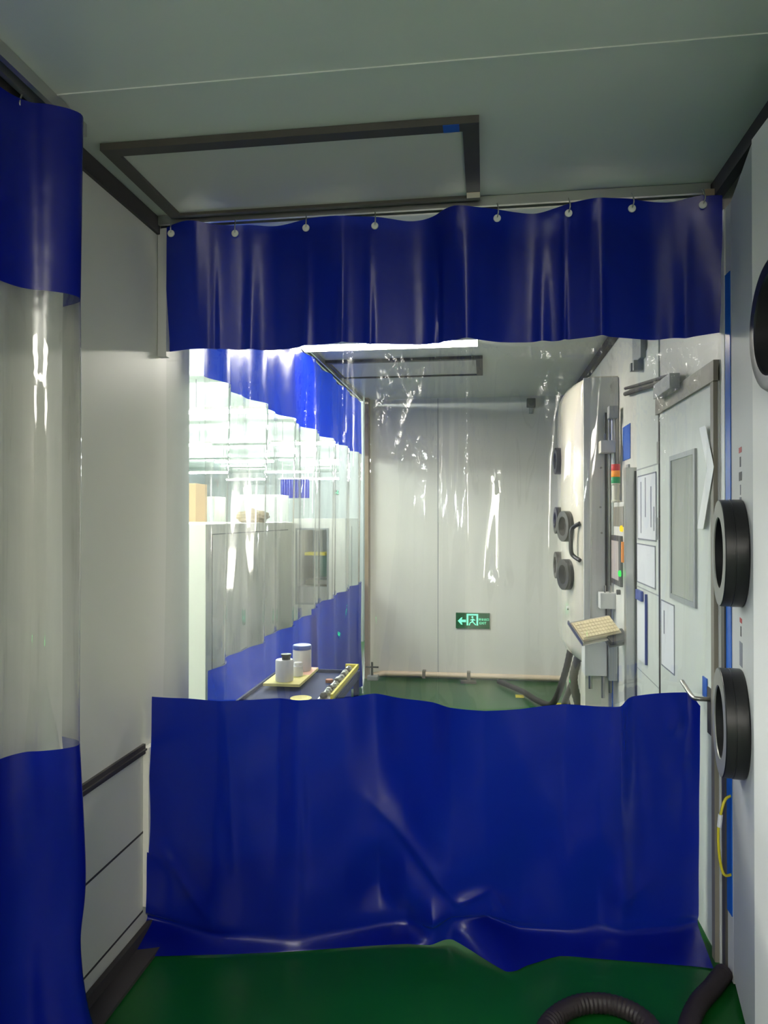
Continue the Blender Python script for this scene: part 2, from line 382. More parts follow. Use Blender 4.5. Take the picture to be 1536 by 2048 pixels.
def prof(P, z):
    """(column, depth) pairs of a hem that hangs at height z"""
    return [(u, atz(u, v, z).y) for u, v in P]
def at(prf, u):
    if u <= prf[0][0]: return prf[0][1]
    for (a, b), (c, d) in zip(prf, prf[1:]):
        if u <= c: return b+(d-b)*(u-a)/(c-a)
    return prf[-1][1]
def smooth_prof(prf, u, wd=14):
    return sum(at(prf, u+k*wd/2) for k in (-2, -1, 0, 1, 2))/5
pT, pB, pL = prof(TOP, 2.545), prof(BOT, 2.11), prof(LOW, .86)
def row(prf, z, u0, u1, n=60, w_=14):
    out = []
    for k in range(n+1):
        u = u0+(u1-u0)*k/n; y = smooth_prof(prf, u, w_); out.append(Vector((ratio(u)*y, y, z)))
    return out
def mixrow(a, b, t, z): return [Vector((p.x+(q.x-p.x)*t, p.y+(q.y-p.y)*t, z)) for p, q in zip(a, b)]
rT = row(pT, 2.545, 332, 1447); rB = row(pB, 2.11, 331, 1447)
for i, p in enumerate(rT): p.z += .004*math.sin(i*.9)
def vdisp(p, s, t):
    y = 0
    for c, wd, a in ((.086, .006, .010), (.155, .012, -.022), (.252, .010, -.016), (.317, .006, -.012), (.365, .008, .014), (.49, .005, .012), (.54, .014, -.02), (.675, .014, -.024), (.715, .005, -.012), (.782, .009, -.018), (.905, .02, -.02), (.935, .01, .010)):
        y += a*math.exp(-((s-c)/wd)**2)*(t**1.2)
    return Vector((0, y, .0))
sh = obj('upper_blue_band', sheet([rT, mixrow(rT, rB, .33, 2.40), mixrow(rT, rB, .67, 2.255), rB], 360, 36, vdisp), M['pvcblue'], cur, True)
# clear middle
rC0 = [p.copy() for p in rB]
for p in rC0: p.z = 2.112; p.y += .0
rLc = row(pL, .862, 326, 1430, w_=20)
def cdisp(p, s, t):
    y = 0
    for c, wd, a in ((.095, .006, .008), (.155, .012, -.018), (.252, .010, -.014), (.49, .004, .012), (.54, .012, -.016), (.675, .014, -.018), (.782, .009, -.014), (.905, .02, -.016)):
        y += a*math.exp(-((s-c)/wd)**2)*(1-t)**1.5
    if s > .497: y += .006
    y += .010*math.sin(s*46+1.3*math.sin(t*3))*math.sin(PI*t)+.004*math.sin(s*120+t*2)*math.sin(PI*t)
    return Vector((0, y+.004, 0))
sh = obj('clear_sheet', sheet([rC0, mixrow(rC0, rLc, .3, 1.75), mixrow(rC0, rLc, .7, 1.25), rLc], 420, 120, cdisp), M['pvcclear'], cur, 2)
# creases: how crumpled the film is (x centre, height centre, widths, strength)
CR = [(-1.00, 2.04, .015, .09, .6), (-.87, 2.02, .035, .12, 1), (-.64, 1.95, .03, .20, .9), (-.50, 1.98, .01, .2, .6), (-.36, 1.86, .04, .10, .6), (-.31, 1.98, .05, .09, 1), (-.24, 2.03, .05, .06, 1.2), (-.26, 1.72, .06, .08, 1.1),
      (-.17, 1.80, .02, .18, .9), (-.06, 2.02, .03, .10, 1), (-.06, 1.82, .018, .16, .9), (0, 1.74, .02, .14, .6), (.05, 1.66, .03, .08, .5), (.23, 2.00, .03, .10, 1.6), (.22, 1.90, .015, .14, .6), (.42, 2.0, .02, .10, 1.5), (.42, 1.84, .012, .10, .7),
      (.36, 2.02, .012, .08, .5), (.62, 2.03, .05, .06, 1.6), (.66, 1.96, .05, .06, 1.5), (.58, 1.84, .08, .06, .8), (.71, 2.03, .03, .08, 1), (.63, 1.75, .015, .12, .7), (-.16, 1.20, .03, .05, .0), (.06, 1.28, .03, .04, .6), (-.20, 2.08, .9, .02, .35), (.5, 2.08, .3, .02, .5)]
at_ = sh.data.attributes.new('crinkle', 'FLOAT', 'POINT')
for v in sh.data.vertices:
    x_ = v.co.x+cur.location.x; z_ = v.co.z
    at_.data[v.index].value = min(1.7, sum(a_*math.exp(-((x_-cx)/wx)**2-((z_-cz)/wz)**2) for cx, cz, wx, wz, a_ in CR))
# lower blue band falling onto the floor
UT = [u for u, v in LOW]
BEND = [(290, 1848), (340, 1850), (420, 1872), (480, 1876), (545, 1877), (600, 1877), (690, 1864), (760, 1852), (815, 1850), (865, 1872), (905, 1868), (975, 1862), (1040, 1862), (1130, 1866), (1195, 1868), (1245, 1868), (1275, 1866), (1350, 1862), (1397, 1853)]
EDGE = [(270, 1913), (330, 1912), (400, 1910), (470, 1908), (540, 1905), (600, 1902), (680, 1896), (750, 1891), (810, 1888), (860, 1890), (905, 1886), (1012, 1943), (1060, 1929), (1120, 1912), (1190, 1917), (1240, 1921), (1290, 1925), (1380, 1932), (1427, 1937)]
rows = []
topy = [atz(u, v, .86).y for u, v in LOW]
benp = [atz(u, v, .035) for u, v in BEND]; edgp = [atz(u, v, .004) for u, v in EDGE]
ft = [Vector((ratio(u)*y, y, .86)) for u, y in zip(UT, topy)]
# bring the hem's right end forward where it hangs free of the wall
for k in (16, 17, 18): ft[k].x = min(ft[k].x, .752)
def lrow(t, z, adj={}):
    r = []
    for k in range(len(ft)):
        p = ft[k].lerp(benp[k], t); base = 2.50*(1-t)+benp[k].y*t
        y = base+(p.y-base)*1.0+adj.get(k, 0); q = Vector((p.x*y/p.y, y, z)); q.x = min(q.x, .757); r.append(q)
    return r
rows = [ft, lrow(.28, .64), lrow(.55, .40, {7: -.035, 8: -.02, 12: .02, 15: .03}), lrow(.8, .20, {7: .03, 8: -.055, 9: -.01, 12: .03, 14: .03, 15: -.01, 1: .02}),
        lrow(.94, .085, {8: .0, 9: -.05, 10: -.02, 11: -.03, 0: .03, 1: .03, 14: .03}), benp, edgp]
for k, d in ((9, .02), (10, .035), (11, .03)): rows[4][k].z += d
rows[5][10].z += .05; rows[5][11].z += .04; rows[5][9].z += .02; rows[6][10].z += .012
rows[5][0].z += .02; rows[4][0].z += .02
for k, d in ((0, .07), (1, .05), (2, .015)):
    for rr, q in ((rows[4], d), (rows[3], d*.55)): rr[k].x *= (rr[k].y-q)/rr[k].y; rr[k].y -= q
rows[0][18].z -= .035; rows[1][17].y -= .012; rows[0][16].y += .01
def ldisp(p, s, t):
    y = .0022*math.sin(p.x*31+p.z*9)+.0018*math.sin(p.x*17-p.z*23)
    def ridge(ax, az, bx, bz, wd, amp):
        dx, dz = bx-ax, bz-az; L2 = dx*dx+dz*dz; q = max(0, min(1, ((p.x-ax)*dx+(p.z-az)*dz)/L2))
        d = math.hypot(p.x-ax-dx*q, p.z-az-dz*q); return amp*math.exp(-(d/wd)**1.5)*math.sin(PI*min(1, .15+q*.85))
    y += ridge(-.40, .50, -.02, .08, .032, -.022)+ridge(-.34, .42, -.10, .12, .03, .016)
    y += ridge(-.10, .16, .02, .20, .02, -.020)+ridge(.02, .20, .10, .06, .02, -.018)+ridge(.02, .13, .0, .05, .018, .012)
    y += ridge(.26, .74, .28, .25, .02, .008)+ridge(.52, .80, .56, .25, .03, .010)+ridge(.60, .22, .42, .14, .03, -.010)
    y += ridge(-.88, .82, -.86, .2, .015, -.005)+ridge(-.63, .82, -.62, .1, .012, .006)+ridge(-1.12, .30, -.92, .07, .03, -.02)
    y += ridge(.69, .80, .66, .70, .03, -.018)+ridge(.70, .62, .62, .60, .04, .008)
    return Vector((0, y*min(1, p.z*6), 0))
sh = obj('lower_blue_band', sheet(rows, 300, 150, ldisp, lin=.45), M['pvcblue'], cur, True)
# hooks with grommets
def hook(p, m1, m2, par):
    bm = bmesh.new(); bm2 = bmesh.new()
    lathe(bm, (p.x, p.y-.004, p.z-.03), (0, -1, 0), [(.011, -.002), (.013, .0), (.012, .004), (.006, .005)], 16)
    g = obj('grommet', bm, m1, par, True)
    pts = [(p.x, p.y-.006, p.z-.03), (p.x+.004, p.y-.018, p.z-.012), (p.x+.002, p.y-.008, p.z+.012), (p.x, p.y, 2.568)]
    tube(bm2, pts, .0022, 8, 6); obj('hook', bm2, m2, par, True)
for u in (342, 470, 612, 750, 995, 1138, 1265, 1407):
    y = smooth_prof(pT, u); hook(Vector((ratio(u)*y, y, 2.545)), M['white'], M['alu'], cur)
t = thing('curtain_rail', 'pale metal rail along the ceiling above the main curtain', 'curtain rail', (-.2, 2.54, 2.58))
bm = bmesh.new(); box(bm, XL+.005, XR-.04, 2.515, 2.528, 2.565, 2.598); box(bm, XL+.005, XR-.04, 2.55, 2.563, 2.565, 2.598); box(bm, XL+.005, XR-.04, 2.528, 2.55, 2.590, 2.598)
obj('track', bm, M['alu'], t); o = obj('end_bracket', B(.715, .765, 2.49, 2.57, 2.545, 2.566), M['brown'], t)

# ================================================================ NEAR LEFT CURTAIN
lc = thing('vinyl_curtain', 'near vinyl curtain at the left edge hung along the wall, its end curling', 'curtain', (-1.12, 1.2, 0))
def lcrow(z, dx=0, dy=0, s=1.0):
    base = [(-1.16, -1.28), (-1.12, -1.0), (-1.17, -.7), (-1.12, -.4), (-1.16, -.1), (-1.13, .2), (-1.17, .5), (-1.12, .8), (-1.16, 1.05), (-1.12, 1.3), (-1.165, 1.52), (-1.175, 1.62), (-1.150, 1.685), (-1.105, 1.705), (-1.063, 1.732), (-1.045, 1.76), (-1.065, 1.80), (-1.13, 1.83)]
    return [Vector((x+dx*(0 if k < 12 else (k-11)/6), y+dy*(0 if k < 12 else (k-11)/6), z)) for k, (x, y) in enumerate(base)]
a = resample(catmull(lcrow(2.545), 8), 110); b = resample(catmull(lcrow(2.07, -.02, .02), 8), 110)
obj('upper_blue_band', sheet([a, mixrow(a, b, .5, 2.3), b], 330, 24), M['pvcblue'], lc, True)
c = resample(catmull(lcrow(.90, .0, -.01), 8), 110)
def ld(p, s, t): return Vector((.005*math.sin(p.y*60)*math.sin(PI*t), 0, 0))
obj('clear_sheet', sheet([b, mixrow(b, c, .5, 1.5), c], 330, 24, ld), M['pvcleft'], lc, True)
d = resample(catmull(lcrow(.54, .0, .03), 8), 110); e = resample(catmull(lcrow(.36, .0, .0), 8), 110); f = resample(catmull(lcrow(.15, .05, .0), 8), 110); g = resample(catmull(lcrow(.01, .13, .06), 8), 110)
for q in (c, d, e, f, g):
    for p in q: p.x += .0
obj('lower_blue_band', sheet([c, d, e, f, g], 330, 40), M['pvcblue'], lc, True)
hook(Vector((-1.163, 1.691, 2.545)), M['alu'], M['alu'], lc)
t = thing('curtain_rail', 'pale rail on the ceiling above the near left curtain', 'curtain rail', (-1.14, 1.1, 2.58))
bm = bmesh.new(); box(bm, -1.165, -1.150, -1.3, 1.90, 2.562, 2.598); box(bm, -1.125, -1.110, -1.3, 1.90, 2.562, 2.598); box(bm, -1.150, -1.125, -1.3, 1.90, 2.592, 2.598)
obj('track', bm, M['alu'], t)

# ================================================================ FAR LEFT CURTAIN (along the opening)
fc = thing('vinyl_curtain', 'far vinyl curtain along the opening to the workshop, blue bands and streaked clear middle', 'curtain', (-1.13, 4.8, 0))
def frow(z, amp, ph=0, y0=2.845, y1=6.60, n=120, x=-1.135):
    out = []
    for k in range(n+1):
        y = y0+(y1-y0)*k/n; out.append(Vector((x+amp*(math.sin(y*11+ph)+.5*math.sin(y*23+1+ph)), y, z)))
    return out
obj('upper_blue_band', sheet([frow(2.545, .014), frow(2.3, .02), frow(2.07, .026)], 300, 14, lin=.5), M['pvcbluefar'], fc, True)
obj('clear_sheet', sheet([frow(2.07, .026), frow(1.5, .02, .4), frow(.86, .022, .8)], 300, 24), M['pvcfar'], fc, True)
obj('lower_blue_band', sheet([frow(.862, .022, .8, 2.845, 4.62, 60, -1.128), frow(.4, .03, 1, 2.845, 4.62, 60), frow(.015, .035, 1.2, 2.845, 4.62, 60)], 160, 14), M['pvcbluefar'], fc, True)
obj('lower_blue_band', sheet([frow(.90, .022, .8, 4.56, 6.62, 60, -1.12), frow(.4, .03, 1, 4.56, 6.62, 60, -1.12), frow(.015, .035, 1.2, 4.56, 6.62, 60, -1.11)], 160, 14), M['pvcbluefar'], fc, True)
t = thing('curtain_rail', 'rail on the ceiling above the far left curtain', 'curtain rail', (-1.13, 4.8, 2.58))
bm = bmesh.new(); box(bm, -1.155, -1.145, 2.88, 6.6, 2.562, 2.598); box(bm, -1.125, -1.115, 2.88, 6.6, 2.562, 2.598); box(bm, -1.145, -1.125, 2.88, 6.6, 2.592, 2.598)
obj('track', bm, M['alu'], t)

# ================================================================ LEFT WALL VENT
t = thing('air_vent', 'white louvred air vent low on the left wall beside the curtain', 'air vent', (XL, 2.6, .39))
bm = bmesh.new(); box(bm, XL+.001, XL+.022, 2.430, 2.444, .115, .675); box(bm, XL+.001, XL+.022, 2.78, 2.80, .115, .675); box(bm, XL+.001, XL+.022, 2.444, 2.78, .655, .675); box(bm, XL+.001, XL+.022, 2.444, 2.78, .115, .135)
obj('frame', bm, M['white'], t)
for i in range(26):
    z = .145+i*.0196; bm = bmesh.new()
    v = [bm.verts.new(q) for q in ((XL+.003, 2.446, z+.012), (XL+.018, 2.446, z), (XL+.018, 2.78, z), (XL+.003, 2.78, z+.012), (XL+.003, 2.446, z+.014), (XL+.018, 2.446, z+.002), (XL+.018, 2.78, z+.002), (XL+.003, 2.78, z+.014))]
    for q in ((0, 1, 2, 3), (7, 6, 5, 4), (0, 4, 5, 1), (3, 2, 6, 7), (1, 5, 6, 2), (0, 3, 7, 4)): bm.faces.new([v[j] for j in q])
    obj('slat', bm, M['lgrey'], t)
obj('backing', B(XL+.0005, XL+.002, 2.455, 2.78, .135, .655), M['blackmatte'], t)

# ================================================================ NEAR GLOVEBOX
nb = thing('glovebox', 'large white glovebox at the right edge with round black glove ports', 'glovebox', (.9, 1.6, 0), 'gloveboxes')
A = Vector((.780, 2.442, 0)); Bp = Vector((.711, 2.05, 0)); Cp = Vector((.735, .4, 0))
def prism(pts, z0, z1):
    bm = bmesh.new(); lo = [bm.verts.new((p[0], p[1], z0)) for p in pts]; hi = [bm.verts.new((p[0], p[1], z1)) for p in pts]
    n = len(pts); bm.faces.new(list(reversed(lo))); bm.faces.new(hi)
    for k in range(n): bm.faces.new((lo[k], lo[(k+1) % n], hi[(k+1) % n], hi[k]))
    return bm
obj('side_panel', prism([(A.x, A.y), (Bp.x, Bp.y), (Bp.x+.1, Bp.y), (.95, 2.442)], .03, 2.50), M['lgrey'], nb)
obj('window_panel', prism([(Bp.x-.004, Bp.y-.002), (Cp.x, Cp.y), (.95, .4), (.95, Bp.y-.002)], .03, 2.50), M['satin'], nb)
obj('corner_post', B(.772, .80, 2.496, 2.528, .01, 1.33), M['hatchframe'], nb)
obj('corner_post', B(.775, .80, 2.496, 2.528, 1.33, 2.5), M['lgrey'], nb)
obj('plinth', prism([(.80, 2.44), (.74, 2.05), (.755, .4), (.93, .4), (.93, 2.44)], 0.0, .03), M['dark'], nb)
o = obj('protective_film', B(.7765, .779, 2.446, 2.494, .22, 2.28), M['film'], nb); o['label'] = 'blue protective film strip'
o = obj('edge_strip', B(.7795, .82, 2.443, 2.495, .01, 2.5), M['lgrey'], nb)
def port(par, c, n, R, depth, hole, m1, m2, m3, face=True, nm='glove_port'):
    n = Vector(n).normalized(); c = Vector(c)
    bm = bmesh.new()
    lathe(bm, c, n, [(R*.98, 0), (R, .004), (R, depth*.55), (R*.99, depth*.56), (R*.99, depth*.6), (R*.995, depth*.61), (R*.995, depth*.97), (R*.985, depth), (R*.9, depth+.0005)], 64, close=False)
    p = obj(nm, bm, m1, par, True)
    bm = bmesh.new(); lathe(bm, c, n, [(R*.982, depth+.0008), (R*hole*1.02, depth+.0012), (R*hole, depth-.002)], 64, close=False)
    obj('flange', bm, m2, p, True)
    bm = bmesh.new(); lathe(bm, c, n, [(R*hole*.995, depth-.002), (R*hole*.99, .008), (.001, .004)], 64, close=False); obj('cover', bm, m3, p, True)
    return p
d_ = (Bp-A).normalized(); nrm = Vector((d_.y, -d_.x, 0)).normalized()
if nrm.x > 0: nrm = -nrm
for z in (1.385, .885):
    c0 = A+d_*.185
    p = port(nb, (c0.x, c0.y, z), nrm, .158, .062, .66, M['black'], M['flange'], M['blackmatte'])
    bm = bmesh.new(); w0 = Vector((c0.x, c0.y, z))+nrm*.03
    u_ = Vector((0, 0, 1)).cross(nrm)
    cyl(bm, w0+u_*.1-Vector((0, 0, .015)), w0-u_*.1-Vector((0, 0, .015)), .006, 8); cyl(bm, w0-Vector((0, 0, .1)), w0+Vector((0, 0, .03)), .006, 8)
    obj('latch_bar', bm, M['grey'], p)
pc_ = (.722, 1.80, 1.945); R_ = .172
bm = bmesh.new(); lathe(bm, pc_, (-1, .05, 0), [(R_*.98, 0), (R_, .004), (R_, .035), (R_*.90, .06)], 64, close=False); p = obj('glove_port', bm, M['flange'], nb, True)
bm = bmesh.new(); lathe(bm, pc_, (-1, .05, 0), [(R_*.90, .0602), (R_*.88, .062), (R_*.70, .062), (R_*.68, .058), (R_*.68, .02)], 64, close=False); obj('rubber_ring', bm, M['black'], p, True)
bm = bmesh.new(); lathe(bm, pc_, (-1, .05, 0), [(R_*.68, .02), (.001, .02)], 64, close=False); obj('cover', bm, M['satin'], p, True)
for i in range(3):
    bm = bmesh.new(); lathe(bm, (.703, 1.80+[.06, -.02, .05][i], 1.945+[.05, 0, -.06][i]), (-1, 0, 0), [(.006, 0), (.006, .012)], 10); obj('bolt', bm, M['dark'], p)
# lettering up the grey panel, read sideways
def onpanel(s, z, w_, h_, m, nm):
    q = A+d_*s+nrm*.0008; bm = bmesh.new()
    a_ = q-d_*w_/2; b_ = q+d_*w_/2
    slab(bm, [Vector((v.x, v.y, zz)) for v, zz in ((a_, z-h_/2), (b_, z-h_/2), (b_, z+h_/2), (a_, z+h_/2))], -nrm*.0006)
    return obj(nm, bm, m, nb)
for z0, seq in ((1.69, ((0, .016, .05, 'redink'),)), (1.655, ((0, .03, .02, 'blackink'), (-.043, .026, .05, 'blackink'), (-.083, .03, .012, 'ink'), (-.115, .02, .03, 'ink'))), (1.185, ((0, .014, .04, 'redink'), (-.032, .03, .016, 'blackink'), (-.10, .072, .05, 'ink')))):
    for dz, hh, ww, mm in seq: onpanel(.17, z0+dz, ww, hh, M[mm], 'lettering')

gw = obj('ground_wire', T_([(.778, 2.456, .60), (.752, 2.44, .585), (.735, 2.44, .50), (.738, 2.44, .41), (.752, 2.44, .355), (.785, 2.46, .35)], .0042, 8), M['yellow'], None, True)
tag(gw, 'yellow ground wire looped out of the machine edge below the lowest port', 'wire')
o = obj('label_sleeve', L_((.7415, 2.44, .545), (-.1, 0, -1), [(.007, 0), (.007, .04)], seg=10), M['paper'], gw)

# ================================================================ DOORS on the right wall
def quad_x(x, y0, y1, z0, z1, m, nm, par, th=.002): return obj(nm, B(x-th, x, y0, y1, z0, z1), m, par)
dr = struct(obj('door_1', B(XR-.008, XR-.0005, 2.605, 3.365, .02, 1.95), M['door']), 'pale door leaf with a narrow window, right wall')
bm = bmesh.new(); box(bm, XR-.02, XR-.0005, 2.56, 3.40, 1.95, 2.02); box(bm, XR-.018, XR-.0005, 2.57, 2.603, .0, 1.95)
obj('frame', bm, M['frame'], dr)
obj('frame', B(XR-.012, XR-.0005, 3.367, 3.382, 0, 1.95), M['dark'], dr)
bm = bmesh.new(); y0, y1, z0, z1 = 2.82, 3.15, 1.175, 1.725
box(bm, XR-.016, XR-.008, y0-.02, y1+.02, z1, z1+.02); box(bm, XR-.016, XR-.008, y0-.02, y1+.02, z0-.02, z0); box(bm, XR-.016, XR-.008, y0-.02, y0, z0, z1); box(bm, XR-.016, XR-.008, y1, y1+.02, z0, z1)
wf = obj('window_frame', bm, M['grey'], dr)
obj('pane', B(XR-.012, XR-.008, y0, y1, z0, z1), M['doorwin'], wf)
bm = bmesh.new(); box(bm, XR-.012, XR-.008, 2.61, 2.67, .74, .90); pl = obj('lock_plate', bm, M['dark'], dr)
bm = bmesh.new(); tube(bm, [(XR-.012, 2.642, .862), (XR-.05, 2.645, .862), (XR-.062, 2.67, .864), (XR-.064, 2.79, .888)], .008, 10, 6); obj('lever_handle', bm, M['steel'], pl, True)
for z in (1.78, 1.44): obj('hinge', B(XR-.014, XR-.001, 3.367, 3.40, z-.05, z+.05), M['steel'], dr)
dc = obj('door_closer', B(XR-.06, XR-.02, 2.98, 3.26, 2.00, 2.06, bev=.004), M['grey'], dr)
bm = bmesh.new(); tube(bm, [(XR-.04, 3.2, 2.062), (XR-.03, 3.65, 2.115), (XR-.02, 4.1, 2.165)], .012, 8, 4); tube(bm, [(XR-.035, 3.05, 2.065), (XR-.045, 3.5, 2.115), (XR-.02, 4.1, 2.195)], .008, 8, 4)
obj('arm', bm, M['dark'], dc, True)
d2 = struct(obj('door_2', B(XR-.006, XR-.0005, 3.40, 3.88, .02, 2.30), M['door']), 'narrow fixed leaf with notices, right wall')
bm = bmesh.new(); box(bm, XR-.0075, XR-.001, 3.40, 3.88, 1.73, 1.736); box(bm, XR-.0075, XR-.001, 3.40, 3.88, 1.135, 1.141); box(bm, XR-.0075, XR-.001, 3.40, 3.88, .72, .724)
obj('seam', bm, M['grey'], d2)
obj('side_seam', B(XR-.012, XR-.0005, 3.882, 3.896, 0, 1.73), M['dark'], d2)
o = obj('post', B(XR-.055, XR-.001, 3.90, 3.96, .0, 1.75), M['alu'], d2)
# notices
def notice(y0, y1, z0, z1, label, lines, tilt=0, mborder='ink', x=XR-.0075):
    t = thing('paper_notice', label, 'notice', (x, (y0+y1)/2, z0), 'paper notices on the right wall')
    obj('sheet', B(x-.0015, x, y0, y1, z0, z1), M['paper'], t)
    bm = bmesh.new(); W = y1-y0; Hh = z1-z0
    box(bm, x-.0022, x-.0016, y0, y0+.006, z0, z1); box(bm, x-.0022, x-.0016, y1-.006, y1, z0, z1); box(bm, x-.0022, x-.0016, y0, y1, z0, z0+.006); box(bm, x-.0022, x-.0016, y0, y1, z1-.006, z1)
    obj('border', bm, M[mborder], t)
    for yy, za, zb in lines:
        obj('print', B(x-.0022, x-.0016, y0+W*(1-yy)-.008, y0+W*(1-yy)+.008, z0+Hh*za, z0+Hh*zb), M['ink'], t)
    return t
notice(3.44, 3.84, 1.38, 1.70, 'upper white notice on the narrow leaf, with columns of print', ((.2, .1, .9), (.45, .35, .95), (.75, .2, .8), (.9, .15, .5)))
notice(3.46, 3.86, 1.16, 1.36, 'blank whitish framed sheet on the narrow leaf below the print notice', ())
notice(3.12, 3.345, .84, 1.13, 'white framed notice on the door below the window', ((.25, .5, .85),), x=XR-.0085)
t = thing('clipboard', 'white clipboard with a blue clip hanging on the narrow leaf', 'clipboard', (XR-.02, 3.73, .78), 'clipboards')
obj('board', B(XR-.016, XR-.008, 3.64, 3.82, .78, 1.12), M['paper'], t); obj('edge', B(XR-.018, XR-.0065, 3.632, 3.64, .78, 1.12), M['bluelid'], t)
obj('clip', B(XR-.03, XR-.0165, 3.67, 3.80, 1.08, 1.13, bev=.004), M['bluelid'], t)
del t['group']
# paper seal strip over the door edge
bm = bmesh.new()
pts = [(2.645, 1.81), (2.555, 1.66), (2.675, 1.45)]
for (ya, za), (yb, zb) in zip(pts, pts[1:]):
    slab(bm, [Vector(q) for q in ((XR-.0215, ya, za), (XR-.0215, yb, zb), (XR-.0215, yb+.075, zb), (XR-.0215, ya+.075, za))], Vector((.001, 0, 0)))
o = obj('paper_seal', bm, M['sealfilm']); tag(o, 'bent white paper seal strip over the near edge of the door', 'paper')
o = obj('sign_plate', B(XR-.0125, XR-.009, 2.675, 2.725, .855, .925), M['bluelabel'], None); tag(o, 'small blue label by the door handle', 'label')
o = obj('wall_label', B(XR-.004, XR-.001, 4.06, 4.27, 1.81, 2.0), M['bluelabel']); tag(o, 'blue square label on the right wall above the signal tower', 'label')
t = thing('wall_bracket', 'small grey bracket high on the right wall under the valance', 'bracket', (XR, 3.75, 2.3))
obj('plate', B(XR-.03, XR-.001, 3.66, 3.86, 2.27, 2.44, bev=.004), M['grey'], t)
obj('prong', B(XR-.05, XR-.001, 3.72, 3.75, 2.22, 2.27), M['grey'], t); obj('prong', B(XR-.05, XR-.001, 3.79, 3.82, 2.23, 2.27), M['grey'], t)
o = obj('slot_plate', B(XR-.01, XR-.001, 4.08, 4.14, 1.58, 1.78), M['grey']); tag(o, 'narrow dark grey slot plate on the right wall behind the signal tower', 'plate')

# ================================================================ CONTROL CABINET + SIGNAL TOWER
cc = thing('control_cabinet', 'white control cabinet with touch screen and signal lamps against the right wall', 'cabinet', (.75, 4.2, 0))
CX = .735
obj('body', B(CX, XR-.001, 3.985, 4.40, .02, 1.575, bev=.004), M['white'], cc)
o = obj('protective_film', B(CX-.003, CX-.0005, 4.355, 4.385, .05, 1.55), M['film'], cc); o['label'] = 'blue protective film strip'
obj('vent_panel', B(CX-.003, CX-.0005, 4.02, 4.33, 1.44, 1.55), M['frame'], cc)
sc = obj('screen_bezel', B(CX-.014, CX-.0005, 4.04, 4.33, 1.115, 1.39, bev=.003), M['dark'], cc)
obj('display', B(CX-.0155, CX-.0142, 4.09, 4.31, 1.145, 1.36), M['screen'], sc)
for y, z, mm, lb in ((4.05, 1.43, 'ledyellow', 'glowing yellow button'), (4.02, 1.19, 'ledgreen', 'glowing green button')):
    bm = bmesh.new(); lathe(bm, (CX-.016 if z < 1.3 else CX-.002, y, z), (-1, 0, 0), [(.017, 0), (.017, .008), (.012, .012)], 16); o = obj('button', bm, M[mm], cc, True); o['label'] = lb
obj('switch', B(CX-.012, CX-.0005, 4.0, 4.03, 1.25, 1.36), M['labelamber'], cc)
bm = bmesh.new(); lathe(bm, (CX-.001, 4.12, 1.08), (-1, 0, 0), [(.014, 0), (.014, .02)], 12); obj('knob', bm, M['dark'], cc)
st = obj('signal_tower', L_((.722, 4.18, 1.575), (0, 0, 1), [(.026, 0), (.026, .01), (.019, .012), (.019, .095), (.024, .1), (.024, .105)], seg=20), M['offwhite'], cc, True)
for k, mm in enumerate(('labelgreen', 'labelamber', 'labelred')):
    o = obj('lamp_segment', L_((.722, 4.18, 1.68+k*.036), (0, 0, 1), [(.024, 0), (.0245, .003), (.0245, .033), (.024, .035)], seg=20), M[mm], st, True)
    o['label'] = ('green', 'amber', 'red')[k]+' lamp segment'

# ================================================================ FAR GLOVEBOX
fb = thing('glovebox', 'tall cream glovebox standing on the right of the far bay, seen through the clear sheet', 'glovebox', (.65, 5.2, 0), 'gloveboxes')
foot = [(.777, 4.42), (.580, 4.42), (.560, 4.45), (.522, 4.62), (.500, 4.85), (.502, 5.1), (.54, 5.6), (.60, 6.0), (.66, 6.2), (.777, 6.2)]
bm = bmesh.new(); rings = []
for z, k in ((.60, .62), (.605, .80), (.64, .93), (.70, 1), (2.23, 1), (2.28, .975), (2.31, .92), (2.325, .80)):
    rings.append([bm.verts.new((.777+(x-.777)*k, 5.3+(y-5.3)*(k*.25+.75 if y > 4.5 else 1), z)) for x, y in foot])
for a_, b_ in zip(rings, rings[1:]):
    for i in range(len(foot)): bm.faces.new((a_[i], a_[(i+1) % len(foot)], b_[(i+1) % len(foot)], b_[i]))
bm.faces.new(list(reversed(rings[0]))); bm.faces.new(rings[-1])
obj('shell', bm, M['cream'], fb, False)
for f in fb.children[0].data.polygons: f.use_smooth = abs(f.normal.y+1) > .05
obj('end_panel', B(.578, .777, 4.400, 4.422, .585, 2.315), M['lgrey'], fb)
bm = bmesh.new(); box(bm, .60, .777, 4.5, 4.75, .03, .60); box(bm, .66, .777, 4.75, 6.1, .03, .60); obj('stand', bm, M['offwhite'], fb)
obj('lower_cover', B(.585, .735, 4.385, 4.3999, .36, .585), M['lgrey'], fb)
def fport(x, y, z, nx, ny, R=.10, dp=.05): port(fb, (x, y, z), (nx, ny, 0), R, dp, .62, M['black'], M['black'], M['blackmatte'])
for z in (1.435, 1.135): fport(.520, 4.64, z, -1, -.30, .096, .045)
for y, z in ((5.0, 1.87), (5.0, 1.47), (5.0, 1.17)): fport(.502, y, z, -1, -.05, .09, .035)
bm = bmesh.new(); tube(bm, [(.560, 4.44, 1.455), (.53, 4.47, 1.435), (.515, 4.48, 1.41), (.512, 4.48, 1.34), (.515, 4.48, 1.28), (.53, 4.47, 1.255), (.558, 4.43, 1.235)], .013, 8, 4); obj('handle', bm, M['black'], fb, True)
bm = bmesh.new(); cyl(bm, (.512, 4.60, .93), (.500, 4.60, .93), .012, 10); o = obj('indicator', bm, M['lgrey'], fb)
